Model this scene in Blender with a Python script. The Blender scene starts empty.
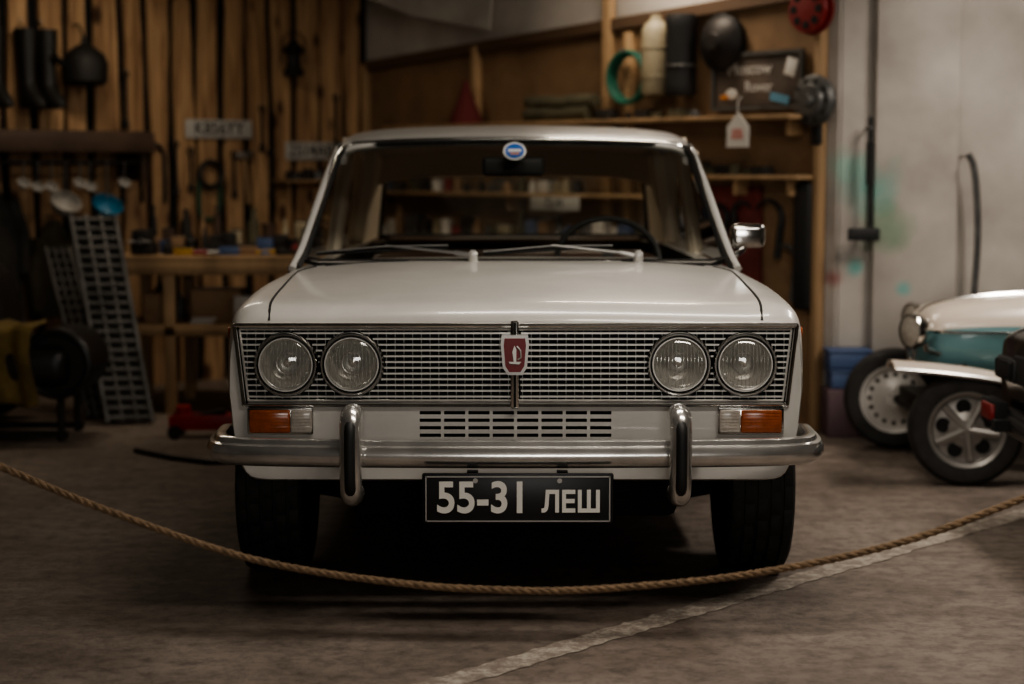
import bpy, bmesh, math, random
from mathutils import Vector, Matrix
from mathutils.bvhtree import BVHTree
random.seed(7)
S = bpy.context.scene
COL = S.collection
pi = math.pi

# ------------------------------------------------------------ materials
MATS = {}
def mat(name, color, rough=0.5, metal=0.0, var=0.0, scale=8.0, bump=0.0, color2=None,
        coat=0.0, emit=None, estr=0.0, stretch=(1, 1, 1), spec=0.5):
    if name in MATS: return MATS[name]
    m = bpy.data.materials.new(name); m.use_nodes = True
    nt = m.node_tree; N = nt.nodes; L = nt.links
    b = N['Principled BSDF']
    c = (*color, 1)
    b.inputs['Base Color'].default_value = c
    b.inputs['Roughness'].default_value = rough
    b.inputs['Metallic'].default_value = metal
    b.inputs['Specular IOR Level'].default_value = spec
    b.inputs['Coat Weight'].default_value = coat
    b.inputs['Coat Roughness'].default_value = 0.08
    if emit:
        b.inputs['Emission Color'].default_value = (*emit, 1)
        b.inputs['Emission Strength'].default_value = estr
    if var > 0 or bump > 0:
        tc = N.new('ShaderNodeTexCoord'); mp = N.new('ShaderNodeMapping')
        mp.inputs['Scale'].default_value = stretch
        L.new(tc.outputs['Object'], mp.inputs['Vector'])
        nz = N.new('ShaderNodeTexNoise'); nz.inputs['Scale'].default_value = scale
        nz.inputs['Detail'].default_value = 6; nz.inputs['Roughness'].default_value = 0.6
        L.new(mp.outputs[0], nz.inputs['Vector'])
        if var > 0:
            r = N.new('ShaderNodeValToRGB')
            c2 = color2 if color2 else tuple(x * (1 - var) for x in color)
            r.color_ramp.elements[0].color = (*c2, 1); r.color_ramp.elements[0].position = 0.35
            r.color_ramp.elements[1].color = c; r.color_ramp.elements[1].position = 0.62
            L.new(nz.outputs['Fac'], r.inputs['Fac']); L.new(r.outputs[0], b.inputs['Base Color'])
        if bump > 0:
            bp = N.new('ShaderNodeBump'); bp.inputs['Strength'].default_value = bump
            bp.inputs['Distance'].default_value = 0.01
            L.new(nz.outputs['Fac'], bp.inputs['Height']); L.new(bp.outputs[0], b.inputs['Normal'])
    MATS[name] = m
    return m

def glassmat(name, tint=(1, 1, 1), base=0.05, rough=0.02, haze=0.0):
    m = bpy.data.materials.new(name); m.use_nodes = True
    nt = m.node_tree; N = nt.nodes; L = nt.links
    N.remove(N['Principled BSDF']); out = N['Material Output']
    t = N.new('ShaderNodeBsdfTransparent'); t.inputs[0].default_value = (*tint, 1)
    g = N.new('ShaderNodeBsdfGlossy'); g.inputs['Roughness'].default_value = rough
    fr = N.new('ShaderNodeFresnel'); fr.inputs['IOR'].default_value = 1.45
    ad = N.new('ShaderNodeMath'); ad.operation = 'ADD'; ad.inputs[1].default_value = base; ad.use_clamp = True
    L.new(fr.outputs[0], ad.inputs[0])
    mx = N.new('ShaderNodeMixShader'); L.new(ad.outputs[0], mx.inputs[0])
    src = t.outputs[0]
    if haze > 0:
        d = N.new('ShaderNodeBsdfDiffuse'); d.inputs[0].default_value = (.75, .76, .74, 1)
        m2 = N.new('ShaderNodeMixShader'); m2.inputs[0].default_value = haze
        L.new(t.outputs[0], m2.inputs[1]); L.new(d.outputs[0], m2.inputs[2]); src = m2.outputs[0]
    L.new(src, mx.inputs[1]); L.new(g.outputs[0], mx.inputs[2]); L.new(mx.outputs[0], out.inputs[0])
    return m

paint = mat('white_car_paint', (.52, .505, .475), .33, var=.14, scale=3, coat=.45)
chrome = mat('chrome', (.78, .77, .74), .14, 1.0, var=.22, scale=14)
bchrome = mat('bumper_chrome', (.80, .79, .76), .21, .88, var=.25, scale=9)
chrome_dull = mat('dull_chrome', (.52, .51, .49), .28, .8)
slat = mat('grille_bright_metal', (.60, .59, .56), .33, .55)
slatv = mat('grille_divider_metal', (.30, .295, .28), .4, .5)
black = mat('black_rubber', (.012, .012, .012), .6)
blackm = mat('black_matte', (.008, .008, .008), .9)
tyre_m = mat('tyre_rubber', (.028, .026, .024), .75, var=.4, scale=20)
dark = mat('dark_interior', (.02, .017, .015), .7)
seatm = mat('brown_seat_vinyl', (.09, .055, .038), .5)
liner = mat('headliner_beige', (.78, .69, .56), .85)
amber = mat('amber_lens', (.34, .09, .03), .2, var=.3, scale=60)
clearl = mat('clear_lens', (.44, .40, .35), .2, var=.25, scale=60)
redm = mat('red_enamel', (.20, .016, .016), .4)
redb = mat('badge_red', (.17, .016, .02), .3)
platem = mat('plate_black', (.010, .010, .012), .4)
whitem = mat('plate_white', (.78, .76, .71), .5)
pine = mat('pine_wood', (.42, .275, .15), .65, var=.4, scale=5, bump=.2, stretch=(1, 1, .2))
glass = glassmat('window_glass', (.94, .95, .93), .0)
lensg = glassmat('headlamp_glass', (.95, .95, .93), .08, .06, haze=.07)
lensr = glassmat('headlamp_glass_ribs', (.95, .95, .93), .12, .12, haze=.25)

# ------------------------------------------------------------ mesh builder
class MB:
    def __init__(self):
        self.v = []; self.f = []; self.mi = []; self.mats = []
    def m(self, mt):
        if mt not in self.mats: self.mats.append(mt)
        return self.mats.index(mt)
    def add(self, vs, fs, mt, M=None):
        o = len(self.v); i = self.m(mt)
        for p in vs:
            p = Vector(p); self.v.append(M @ p if M else p)
        for f in fs:
            self.f.append(tuple(o + k for k in f)); self.mi.append(i)
    def addbm(self, bm, mt, M=None):
        bm.verts.index_update()
        self.add([v.co.copy() for v in bm.verts], [[v.index for v in f.verts] for f in bm.faces], mt, M); bm.free()
    def box(self, c, s, mt, bevel=0.0, rot=None, seg=2, taper=None):
        bm = bmesh.new(); bmesh.ops.create_cube(bm, size=1)
        for v in bm.verts:
            v.co = Vector((v.co.x * s[0], v.co.y * s[1], v.co.z * s[2]))
            if taper and v.co.z > 0: v.co.x *= taper; v.co.y *= taper
        if bevel > 0: bmesh.ops.bevel(bm, geom=bm.edges[:], offset=bevel, segments=seg, affect='EDGES', profile=.5)
        M = Matrix.Translation(c)
        if rot: M = M @ Matrix.Rotation(rot[2], 4, 'Z') @ Matrix.Rotation(rot[1], 4, 'Y') @ Matrix.Rotation(rot[0], 4, 'X')
        self.addbm(bm, mt, M)
    def cyl(self, p0, p1, r0, mt, r1=None, seg=20, cap=True):
        if r1 is None: r1 = r0
        p0 = Vector(p0); p1 = Vector(p1); d = (p1 - p0).normalized()
        a = d.orthogonal().normalized(); b = d.cross(a)
        vs = []
        for p, r in ((p0, r0), (p1, r1)):
            for k in range(seg):
                t = 2 * pi * k / seg; vs.append(p + a * r * math.cos(t) + b * r * math.sin(t))
        fs = [(k, (k + 1) % seg, seg + (k + 1) % seg, seg + k) for k in range(seg)]
        if cap: fs += [tuple(reversed(range(seg))), tuple(range(seg, 2 * seg))]
        self.add(vs, fs, mt)
    def tube(self, pts, r, mt, seg=8, closed=False, cap=True):
        pts = [Vector(p) for p in pts]; n = len(pts); vs = []; prev = None
        for i, p in enumerate(pts):
            if closed: t = pts[(i + 1) % n] - pts[i - 1]
            else: t = pts[min(i + 1, n - 1)] - pts[max(i - 1, 0)]
            t.normalize()
            if prev is None: a = t.orthogonal().normalized()
            else:
                a = prev - t * prev.dot(t)
                a = a.normalized() if a.length > 1e-6 else t.orthogonal().normalized()
            prev = a; b = t.cross(a); rr = r[i] if isinstance(r, (list, tuple)) else r
            for k in range(seg):
                q = 2 * pi * k / seg; vs.append(p + a * rr * math.cos(q) + b * rr * math.sin(q))
        fs = []
        for i in range(n if closed else n - 1):
            j = (i + 1) % n
            for k in range(seg):
                fs.append((i * seg + k, i * seg + (k + 1) % seg, j * seg + (k + 1) % seg, j * seg + k))
        if cap and not closed: fs += [tuple(reversed(range(seg))), tuple(range((n - 1) * seg, n * seg))]
        self.add(vs, fs, mt)
    def torus(self, c, ax, R, r, mt, seg=40, s2=10, sx=1, a0=0, a1=2 * pi):
        ax = Vector(ax).normalized(); a = ax.orthogonal().normalized(); b = ax.cross(a); c = Vector(c)
        full = abs(a1 - a0 - 2 * pi) < 1e-4
        pts = [c + a * R * math.cos(a0 + (a1 - a0) * k / seg) + b * R * sx * math.sin(a0 + (a1 - a0) * k / seg) for k in range(seg + (0 if full else 1))]
        self.tube(pts, r, mt, s2, closed=full)
    def lathe(self, prof, c, ax, mt, seg=40, rf=None, mts=None):
        ax = Vector(ax).normalized(); a = ax.orthogonal().normalized(); b = ax.cross(a); c = Vector(c)
        vs = []
        for j, (h, r) in enumerate(prof):
            for k in range(seg):
                t = 2 * pi * k / seg; q = r if rf is None else rf(j, k, r)
                vs.append(c + ax * h + (a * math.cos(t) + b * math.sin(t)) * max(q, 1e-4))
        for j in range(len(prof) - 1):
            fs = [(j * seg + k, j * seg + (k + 1) % seg, (j + 1) * seg + (k + 1) % seg, (j + 1) * seg + k) for k in range(seg)]
            if j == 0: self.add(vs, fs, mts[j] if mts else mt); base = len(self.v) - len(vs)
            else:
                i = self.m(mts[j] if mts else mt)
                for f in fs: self.f.append(tuple(base + x for x in f)); self.mi.append(i)
    def sphere(self, c, r, mt, sc=(1, 1, 1), seg=20, M=None):
        bm = bmesh.new(); bmesh.ops.create_uvsphere(bm, u_segments=seg, v_segments=seg // 2, radius=r)
        MM = Matrix.Translation(c) @ (M if M else Matrix()) @ Matrix.Diagonal((*sc, 1))
        self.addbm(bm, mt, MM)
    def grid(self, fn, nu, nv, mt):
        vs = [fn(i / nu, j / nv) for j in range(nv + 1) for i in range(nu + 1)]
        fs = [(j * (nu + 1) + i, j * (nu + 1) + i + 1, (j + 1) * (nu + 1) + i + 1, (j + 1) * (nu + 1) + i) for j in range(nv) for i in range(nu)]
        self.add(vs, fs, mt)
    def loft(self, rings, mt, cap=True, closed=True):
        n = len(rings[0]); vs = [p for r in rings for p in r]; fs = []
        for i in range(len(rings) - 1):
            for k in range(n if closed else n - 1):
                fs.append((i * n + k, i * n + (k + 1) % n, (i + 1) * n + (k + 1) % n, (i + 1) * n + k))
        if cap: fs += [tuple(reversed(range(n))), tuple(range((len(rings) - 1) * n, len(rings) * n))]
        self.add(vs, fs, mt)
    def prism(self, poly, y0, y1, mt):
        n = len(poly)
        vs = [(p[0], y0, p[1]) for p in poly] + [(p[0], y1, p[1]) for p in poly]
        self.add(vs, [tuple(range(n)), tuple(reversed(range(n, 2 * n)))] + [(k, n + k, n + (k + 1) % n, (k + 1) % n) for k in range(n)], mt)
    def done(self, name, parent=None, M=None, sharp=35, fixn=True):
        me = bpy.data.meshes.new(name); me.from_pydata([tuple(v) for v in self.v], [], self.f)
        for mt in self.mats: me.materials.append(mt)
        me.polygons.foreach_set('material_index', self.mi)
        if fixn:
            bm = bmesh.new(); bm.from_mesh(me); bmesh.ops.recalc_face_normals(bm, faces=bm.faces[:]); bm.to_mesh(me); bm.free()
        me.polygons.foreach_set('use_smooth', [True] * len(me.polygons)); me.update()
        try: me.set_sharp_from_angle(angle=math.radians(sharp))
        except Exception: pass
        ob = bpy.data.objects.new(name, me); COL.objects.link(ob)
        if M is not None: ob.matrix_world = M
        if parent: ob.parent = parent
        return ob

def empty(name, M=None):
    e = bpy.data.objects.new(name, None); COL.objects.link(e); e.empty_display_size = .2
    if M is not None: e.matrix_world = M
    return e

def text(name, body, size, mt, M, parent=None, extrude=.003, sx=1, offset=0.0):
    cu = bpy.data.curves.new(name, 'FONT'); cu.body = body; cu.size = size; cu.extrude = extrude
    cu.align_x = 'CENTER'; cu.align_y = 'CENTER'; cu.offset = offset
    ob = bpy.data.objects.new(name, cu); COL.objects.link(ob)
    bpy.context.view_layer.update()
    me = bpy.data.meshes.new_from_object(ob.evaluated_get(bpy.context.evaluated_depsgraph_get()))
    bpy.data.objects.remove(ob)
    me.materials.clear(); me.materials.append(mt)
    o = bpy.data.objects.new(name, me); COL.objects.link(o)
    o.matrix_world = M @ Matrix.Rotation(pi / 2, 4, 'X') @ Matrix.Diagonal((sx, 1, 1, 1))
    if parent: o.parent = parent
    return o

def catmull(P, n):
    out = []
    for i in range(len(P) - 1):
        p0 = P[max(i - 1, 0)]; p1 = P[i]; p2 = P[i + 1]; p3 = P[min(i + 2, len(P) - 1)]
        for k in range(n):
            t = k / n
            out.append(tuple(.5 * (2 * b + (c - a) * t + (2 * a - 5 * b + 4 * c - d) * t * t + (3 * b - a - 3 * c + d) * t ** 3) for a, b, c, d in zip(p0, p1, p2, p3)))
    out.append(tuple(P[-1])); return out

def boolean(ob, cutter):
    md = ob.modifiers.new('b', 'BOOLEAN'); md.operation = 'DIFFERENCE'; md.object = cutter; md.solver = 'EXACT'
    try: md.material_mode = 'TRANSFER'
    except Exception: pass
    bpy.context.view_layer.update()
    me = bpy.data.meshes.new_from_object(ob.evaluated_get(bpy.context.evaluated_depsgraph_get()))
    ob.modifiers.clear(); ob.data = me
    try: me.set_sharp_from_angle(angle=math.radians(32))
    except Exception: pass
    bpy.data.objects.remove(cutter)

# ------------------------------------------------------------ car
def body_loft(mt):
    st = [  # y, w, zc, zf, zb
        (0.000, .808, .846, .846, .40), (0.012, .812, .866, .862, .395), (0.04, .818, .886, .880, .39),
        (0.10, .824, .902, .897, .38), (0.30, .832, .918, .908, .36), (0.65, .840, .938, .918, .30), (1.0, .828, .952, .927, .23),
        (1.30, .815, .962, .935, .21), (1.7, .810, .962, .935, .21), (2.5, .812, .958, .935, .21), (3.0, .812, .955, .93, .22),
        (3.4, .806, .950, .925, .26), (3.75, .79, .945, .915, .30), (3.97, .775, .925, .895, .33), (4.06, .765, .88, .86, .35), (4.09, .75, .80, .79, .38)]
    st = catmull(st, 3)
    rings = []
    for (y, w, zc, zf, zb) in st:
        h = zf - zb
        half = [(0, zc), (.3 * w, zc - .002), (.6 * w, zc - .007), (.80 * w, max(zf - .002, zc - .02)), (.90 * w, zf), (.955 * w, zf - .014), (.985 * w, zf - .045),
                (.997 * w, zf - .11), (w, zf - .22 * h / .5), (.996 * w, zb + .48 * h), (.985 * w, zb + .28 * h), (.965 * w, zb + .12 * h), (.93 * w, zb + .02 * h), (.86 * w, zb)]
        hs = catmull(half, 3)
        full = [Vector((x, y, z)) for x, z in hs] + [Vector((-x, y, z)) for x, z in reversed(hs[1:])]
        rings.append(full)
    b = MB(); b.loft(rings, mt)
    return b

def wheel(b, x, y, r=.292, hw=.101, side=1, rim=chrome_dull):
    pr = [(-.085, .17), (-.100, .20), (-hw - .004, .245), (-hw, .272), (-.092, .288)]
    g = []
    for k, c in enumerate((-.06, -.02, .02, .06)):
        g += [(c - .014, r), (c - .006, r), (c - .005, r - .010), (c + .005, r - .010), (c + .006, r)]
    pr = pr + [(-.083, r - .001)] + g + [(.083, r - .001), (.092, .288), (hw, .272), (hw + .004, .245), (.100, .20), (.085, .17)]
    def rf(j, k, q):
        if q > .285 and (k + (j // 5)) % 4 == 0: return q - .008
        return q
    b.lathe(pr, (x, y, r), (1, 0, 0), tyre_m, 96, rf)
    s = side
    b.lathe([(s * .085, .175), (s * .088, .165), (s * .06, .15), (s * .05, .11), (s * .075, .07), (s * .07, .03), (s * .07, .0)], (x, y, r), (1, 0, 0), rim, 40)
    b.lathe([(s * .075, .085), (s * .10, .07), (s * .112, .03), (s * .112, 0)], (x, y, r), (1, 0, 0), chrome, 32)
    b.cyl((x - s * .08, y, r), (x + s * .05, y, r), .15, blackm, seg=32)

def make_car(name, M, paintm, detailed=True):
    root = empty(name)
    ob = body_loft(paintm).done('body', root)
    for yy in (.66, 3.08):
        for sd in (-1, 1):
            c = MB(); c.cyl((sd * .56, yy, .30), (sd * 1.0, yy, .30), .345, blackm, seg=56); boolean(ob, c.done('cut'))
    c = MB(); c.box((0, 2.43, .80), (1.36, 2.02, .84), dark); boolean(ob, c.done('cut'))
    if detailed:
        c = MB(); c.prism([(-.790, .8375), (.790, .8375), (.765, .614), (-.765, .614)], -.1, .075, blackm); boolean(ob, c.done('cut'))
        c = MB()
        for r_ in range(5):
            for q in range(8):
                xx = (q - 3.5) * .069
                c.box((xx, 0, .590 - r_ * .0215), (.060, .08, .0095), blackm)
        boolean(ob, c.done('cut'))
    bvh = BVHTree.FromObject(ob, bpy.context.evaluated_depsgraph_get())
    def top(x, y):
        h = bvh.ray_cast(Vector((x, y, 2)), Vector((0, 0, -1)))
        return h[0].z if h[0] else .9
    b = MB()
    for sd in (-1, 1):
        pts = []
        for k in range(41):
            y = .004 + 1.2 * k / 40; x = sd * (.695 + .05 * (k / 40) ** .8 - .05 * max(0, (y - 1.0) / .2) ** 2)
            pts.append((x, y, top(x, y) - .0005))
        b.tube(pts, .0042, blackm, 6)
        for yy in (1.38, 2.33, 3.2):
            b.box((sd * .808, yy, .60), (.012, .007, .62), blackm)
        b.box((sd * .822, 2.2, .78), (.012, .14, .022), chrome, .004); b.box((sd * .822, 3.05, .78), (.012, .14, .022), chrome, .004)
        b.box((sd * .815, 2.2, .62), (.01, 2.3, .014), chrome, .003)
        b.lathe([(0, .02), (.012, .016), (.016, 0)], (sd * .828, .20, .80), (sd, 0, 0), amber, 16)
    pts = [(x / 20 * .66, 1.205, top(x / 20 * .66, 1.205)) for x in range(-20, 21)]
    b.tube(pts, .004, blackm, 6)
    b.done('panel_seams', root)
    b = MB()
    for k in range(-9, 10):
        if abs(k) > 1: b.box((k * .045, 1.225, top(k * .045, 1.225) + .0005), (.032, .03, .004), blackm)
    b.done('cowl_vents', root)
    # roof
    rs = [(1.83, .668, 1.390), (1.86, .674, 1.402), (1.95, .682, 1.420), (2.15, .688, 1.441), (2.5, .688, 1.458), (2.85, .684, 1.452), (3.1, .676, 1.430), (3.28, .665, 1.39), (3.36, .655, 1.355)]
    rs = catmull(rs, 4); rings = []
    for (y, w, zc) in rs:
        half = [(0, zc), (.35 * w, zc - .003), (.65 * w, zc - .010), (.86 * w, zc - .022), (.95 * w, zc - .036), (.992 * w, zc - .056), (w, zc - .078)]
        hs = catmull(half, 3)
        rings.append([Vector((-x, y, z)) for x, z in reversed(hs[1:])] + [Vector((x, y, z)) for x, z in hs])
    b = MB(); b.loft(rings, paintm, cap=False, closed=False)
    b.m(liner); ro = b.done('roof', root, sharp=50)
    bm = bmesh.new(); bm.from_mesh(ro.data)
    if sum(f.normal.z for f in bm.faces) < 0: bmesh.ops.reverse_faces(bm, faces=bm.faces[:])
    bm.to_mesh(ro.data); bm.free()
    sm = ro.modifiers.new('thick', 'SOLIDIFY'); sm.thickness = .028; sm.offset = -1; sm.material_offset = 1
    b = MB()
    for sd in (-1, 1):
        b.tube([(sd * .700, y, zc - .074) for (y, w, zc) in rs], .008, chrome, 6)
        A = catmull([(sd * .778, 1.20, .93), (sd * .756, 1.33, 1.0), (sd * .714, 1.62, 1.20), (sd * .684, 1.86, 1.335), (sd * .684, 2.0, 1.36)], 6)
        b.tube(A, .0125, paintm, 10)
        b.tube([(p[0] + sd * .011, p[1] + .004, p[2]) for p in A], .0055, chrome, 6)
        b.tube([(p[0] - sd * .006, p[1] + .03, p[2]) for p in A], .022, dark, 8)
        b.tube([(sd * .745, 2.33, .92), (sd * .715, 2.34, 1.15), (sd * .675, 2.36, 1.40)], .030, liner, 8)
        b.tube([(sd * .77, 1.36, .945), (sd * .775, 2.3, .94), (sd * .76, 3.5, .935)], .012, chrome, 8)
        b.tube([(sd * (w - .012), y, zc - .085) for (y, w, zc) in rs], .016, paintm, 8)
        P = [(sd * .665, 3.02, 1.36), (sd * .655, 3.36, 1.30), (sd * .715, 3.72, .94), (sd * .755, 3.34, .93)]
        Q = [(p[0] - sd * .05, p[1], p[2]) for p in P]
        b.add(P, [(0, 1, 2, 3)], paintm)
        b.add(P + Q, [(4, 7, 6, 5), (0, 4, 5, 1), (1, 5, 6, 2), (2, 6, 7, 3), (3, 7, 4, 0)], liner)
    b.grid(lambda u, v: ((u * 2 - 1) * .64, 3.28 + .03 * v, 1.37 - v * .125 - .05 * abs(u * 2 - 1) ** 6), 24, 3, liner)
    b.done('pillars', root)
    def ws(u, v):
        q = u * 2 - 1; hw = .750 + (.664 - .750) * v
        return Vector((q * hw, 1.285 + .575 * v - .09 * (1 - q * q) * (1 - .5 * v), .952 + .432 * v - .014 * v * abs(q) ** 3 - .006 * (q * q)))
    b = MB(); b.grid(ws, 24, 10, glass); b.done('windshield', root, fixn=False)
    per = [ws(i / 24, 0) for i in range(1, 24)] + [ws(1, .03)] + [ws(1, j / 10) for j in range(1, 10)] + [ws(.99, .97)] + [ws(1 - i / 24, 1) for i in range(1, 24)] + [ws(.01, .97)] + [ws(0, 1 - j / 10) for j in range(1, 10)] + [ws(0, .03)]
    b = MB(); b.tube(per, .014, blackm, 8, closed=True)
    b.tube([p + Vector((0, -.011, .005)) for p in per], .0052, chrome, 6, closed=True); b.done('windshield_seal', root)
    def rw(u, v):
        q = u * 2 - 1; hw = .655 + (.60 - .655) * v
        return Vector((q * hw, 3.74 - .40 * v + .04 * (1 - q * q), .945 + .40 * v))
    b = MB(); b.grid(rw, 12, 6, glass)
    for sd in (-1, 1):
        b.add([(sd * .765, 1.42, .94), (sd * .745, 2.32, .94), (sd * .678, 2.34, 1.37), (sd * .69, 1.93, 1.34)], [(0, 1, 2, 3)], glass)
        b.add([(sd * .745, 2.36, .94), (sd * .745, 3.32, .94), (sd * .668, 3.04, 1.35), (sd * .678, 2.36, 1.37)], [(0, 1, 2, 3)], glass)
    b.done('side_and_rear_glass', root, fixn=False)
    rp = [rw(i / 12, 0) for i in range(1, 12)] + [rw(1, j / 6) for j in range(0, 7)] + [rw(1 - i / 12, 1) for i in range(1, 12)] + [rw(0, 1 - j / 6) for j in range(0, 7)]
    b = MB(); b.tube(rp, .014, blackm, 6, closed=True); b.done('rear_window_seal', root)
    # interior
    b = MB()
    b.box((0, 1.53, .78), (1.34, .26, .25), dark, .03); b.box((0, 1.49, .900), (1.3, .2, .04), dark, .015)
    for xx in (-.35, .35):
        b.box((xx, 2.05, .52), (.5, .5, .18), seatm, .05, seg=3); b.box((xx, 2.36, .71), (.5, .14, .44), seatm, .05, rot=(-.18, 0, 0), seg=3)
    b.box((0, 2.95, .50), (1.25, .45, .2), seatm, .05, seg=3); b.box((0, 3.25, .69), (1.25, .14, .42), seatm, .05, rot=(-.2, 0, 0), seg=3)
    b.box((0, 3.56, .935), (1.2, .34, .02), seatm)
    b.done('seats_and_dashboard', root)
    b = MB()
    c0 = Vector((.355, 1.78, .93)); ax = Vector((0, -.80, .60))
    b.torus(c0, ax, .195, .012, black, 48, 8); b.cyl(c0 + ax * .01, c0 - Vector((0, -.8, .6)) * .25, .03, black)
    for a in (.0, pi):
        b.tube([c0, c0 + Vector((math.cos(a) * .19, 0, 0))], .012, chrome_dull, 6)
    b.done('steering_wheel', root)
    b = MB(); b.box((-.005, 1.83, 1.285), (.235, .03, .072), black, .014, seg=3); b.cyl((0, 1.84, 1.30), (0, 1.87, 1.385), .008, chrome_dull)
    b.done('rear_view_mirror', root)
    b = MB()
    for yy in (.66, 3.08):
        for sd in (-1, 1): wheel(b, sd * .758, yy, side=sd)
    b.done('wheels', root)
    b = MB()
    b.box((0, 2.0, .27), (1.0, 3.2, .12), blackm, .03)
    b.cyl((-.68, 3.08, .29), (.68, 3.08, .29), .04, blackm); b.sphere((0, 3.08, .29), .12, blackm)
    b.box((0, .62, .26), (.42, .45, .12), blackm, .04); b.tube([(-.66, .66, .27), (-.3, .6, .22), (.3, .6, .22), (.66, .66, .27)], .03, blackm)
    b.cyl((.3, 1.2, .2), (.3, 3.9, .2), .025, blackm)
    b.done('chassis', root)
    def bumper(sign, y0, nm):
        path = catmull([(-.848, .36), (-.854, .16), (-.838, -.005), (-.78, -.068), (-.62, -.098), (-.3, -.118), (0, -.124), (.3, -.118), (.62, -.098), (.78, -.068), (.838, -.005), (.854, .16), (.848, .36)], 6)
        prof = [(-.02, .038), (.002, .040), (.010, .036), (.014, .024), (.026, .020), (.034, .004), (.034, -.012), (.026, -.028), (.008, -.038), (-.02, -.038)]
        if not detailed: path = [(x * .97, y * .7 + .05) for x, y in path]
        rings = []; n = len(path)
        for i, (x, y) in enumerate(path):
            t = Vector(path[min(i + 1, n - 1)]) - Vector(path[max(i - 1, 0)]); t.normalize(); nn = Vector((t.y, -t.x))
            e = min(i, n - 1 - i) / 5; sc = min(1, .35 + .65 * e)
            rings.append([Vector((x + nn.x * a, (y + nn.y * a), .491 + h * sc)) for a, h in prof])
        bb = MB(); bb.loft(rings, bchrome if detailed else black)
        if detailed:
            for sd in (-1, 1):
                x = sd * .452
                bb.tube(catmull([(x, -.09, .598), (x, -.145, .600), (x, -.172, .575), (x, -.178, .49), (x, -.172, .405), (x, -.15, .380), (x, -.09, .378)], 4), .031, bchrome, 14)
                bb.tube(catmull([(x, -.178, .585), (x, -.203, .565), (x, -.209, .49), (x, -.203, .415), (x, -.180, .395)], 4), .0155, black, 10)
        for sd in (-1, 1): bb.box((sd * .5, 0, .48), (.05, .22, .05), blackm)
        o = bb.done(nm, root, sharp=40)
        if sign < 0:
            o.matrix_world = Matrix.Translation((0, y0, 0)) @ Matrix.Rotation(pi, 4, 'Z')
        return o
    bumper(1, 0, 'front_bumper'); bumper(-1, 4.09, 'rear_bumper')
    b = MB()
    for sd in (-1, 1):
        b.box((sd * .58, 4.095, .70), (.30, .03, .11), redm, .01)
    b.done('tail_lights', root)
    if not detailed:
        b = MB()
        b.box((0, -.005, .72), (1.2, .03, .13), blackm, .01)
        for sd in (-1, 1):
            b.box((sd * .66, -.012, .71), (.22, .04, .11), black, .015); b.box((sd * .66, -.034, .71), (.19, .01, .085), blackm, .01)
            b.box((sd * .68, -.055, .515), (.20, .05, .11), blackm, .01)
            b.box((sd * .66, -.085, .52), (.14, .02, .075), redm, .008)
        b.done('end_lamps', root)
    else:
        b = MB()
        fr = [(-.792, -.004, .838), (.792, -.004, .838), (.768, -.004, .613), (-.768, -.004, .613)]
        for k in range(4):
            b.tube([fr[k], fr[(k + 1) % 4]], .0068, chrome, 8)
        for p in fr: b.sphere(p, .007, chrome, seg=8)
        inn = [(-.778, .0, .827), (.778, .0, .827), (.756, .0, .625), (-.756, .0, .625)]
        for k in range(4): b.tube([inn[k], inn[(k + 1) % 4]], .0035, slat, 6)
        lamps = [(-.648, .728), (-.462, .729), (.462, .729), (.648, .728)]
        def inlamp(x, z): return any((x - a) ** 2 + (z - c) ** 2 < .090 ** 2 for a, c in lamps)
        NZ = 12
        for k in range(NZ):
            z = .636 + (.816 - .636) * k / (NZ - 1); xm = .757 + .022 * (z - .614) / .224
            run = None; stp = .004; x = -xm
            while x <= xm + stp:
                ok = (not inlamp(x, z)) and x <= xm and abs(x) > .012
                if ok and run is None: run = x
                if not ok and run is not None:
                    if x - run > .006: b.box(((run + x) / 2, .008, z), (x - run, .018, .0046), slat)
                    run = None
                x += stp
        nx = 31
        for sd in (-1, 1):
            for k in range(nx):
                x = sd * (.02 + .74 * k / (nx - 1)); run = None; z = .620
                while z <= .834:
                    ok = not inlamp(x, z) and z < .830
                    if ok and run is None: run = z
                    if not ok and run is not None:
                        if z - run > .006: b.box((x, .018, (run + z) / 2), (.0022, .012, z - run), slatv)
                        run = None
                    z += .003
        b.box((0, .068, .726), (1.5, .006, .215), blackm)
        b.done('grille', root)
        # centre bar and shield badge with a stylised sailing boat
        b = MB()
        b.box((-.002, -.004, .728), (.024, .03, .250), chrome, .005)
        b.box((-.002, -.012, .728), (.007, .03, .240), blackm, .001)
        sh = [(-.037, .814), (.037, .814), (.040, .79), (.034, .722), (.020, .702), (-.020, .702), (-.034, .722), (-.040, .79)]
        b.prism([(x - .002, z) for x, z in sh], -.040, -.012, chrome_dull)
        b.prism([(x * .78 - .002, .76 + (z - .76) * .85) for x, z in sh], -.045, -.039, redb)
        b.prism([(-.016, .735), (.010, .733), (.016, .740), (.002, .740), (.002, .775), (-.003, .785), (-.009, .768), (-.005, .740), (-.019, .740)], -.048, -.044, slat)
        b.tube([(.006, -.047, .746), (.015, -.047, .752), (.014, -.047, .772), (.004, -.047, .784)], .0022, slat, 6)
        b.done('badge', root)
        b = MB(); g = MB()
        for (x, z) in lamps:
            c = Vector((x, 0, z))
            b.lathe([(.07, .091), (.0, .092), (-.012, .091), (-.020, .087), (-.020, .083), (-.012, .080), (.02, .079)], c, (0, 1, 0), chrome, 56, mts=[blackm, blackm, chrome, chrome, chrome, blackm])
            b.lathe([(-.006, .0785), (-.016, .0765), (-.016, .0735), (-.008, .0715)], c, (0, 1, 0), slat, 48)
            b.lathe([(-.004, .072), (.02, .065), (.045, .045), (.055, .018), (.056, 0)], c, (0, 1, 0), slat, 40)
            b.sphere(c + Vector((0, .03, 0)), .013, clearl, seg=12)
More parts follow.
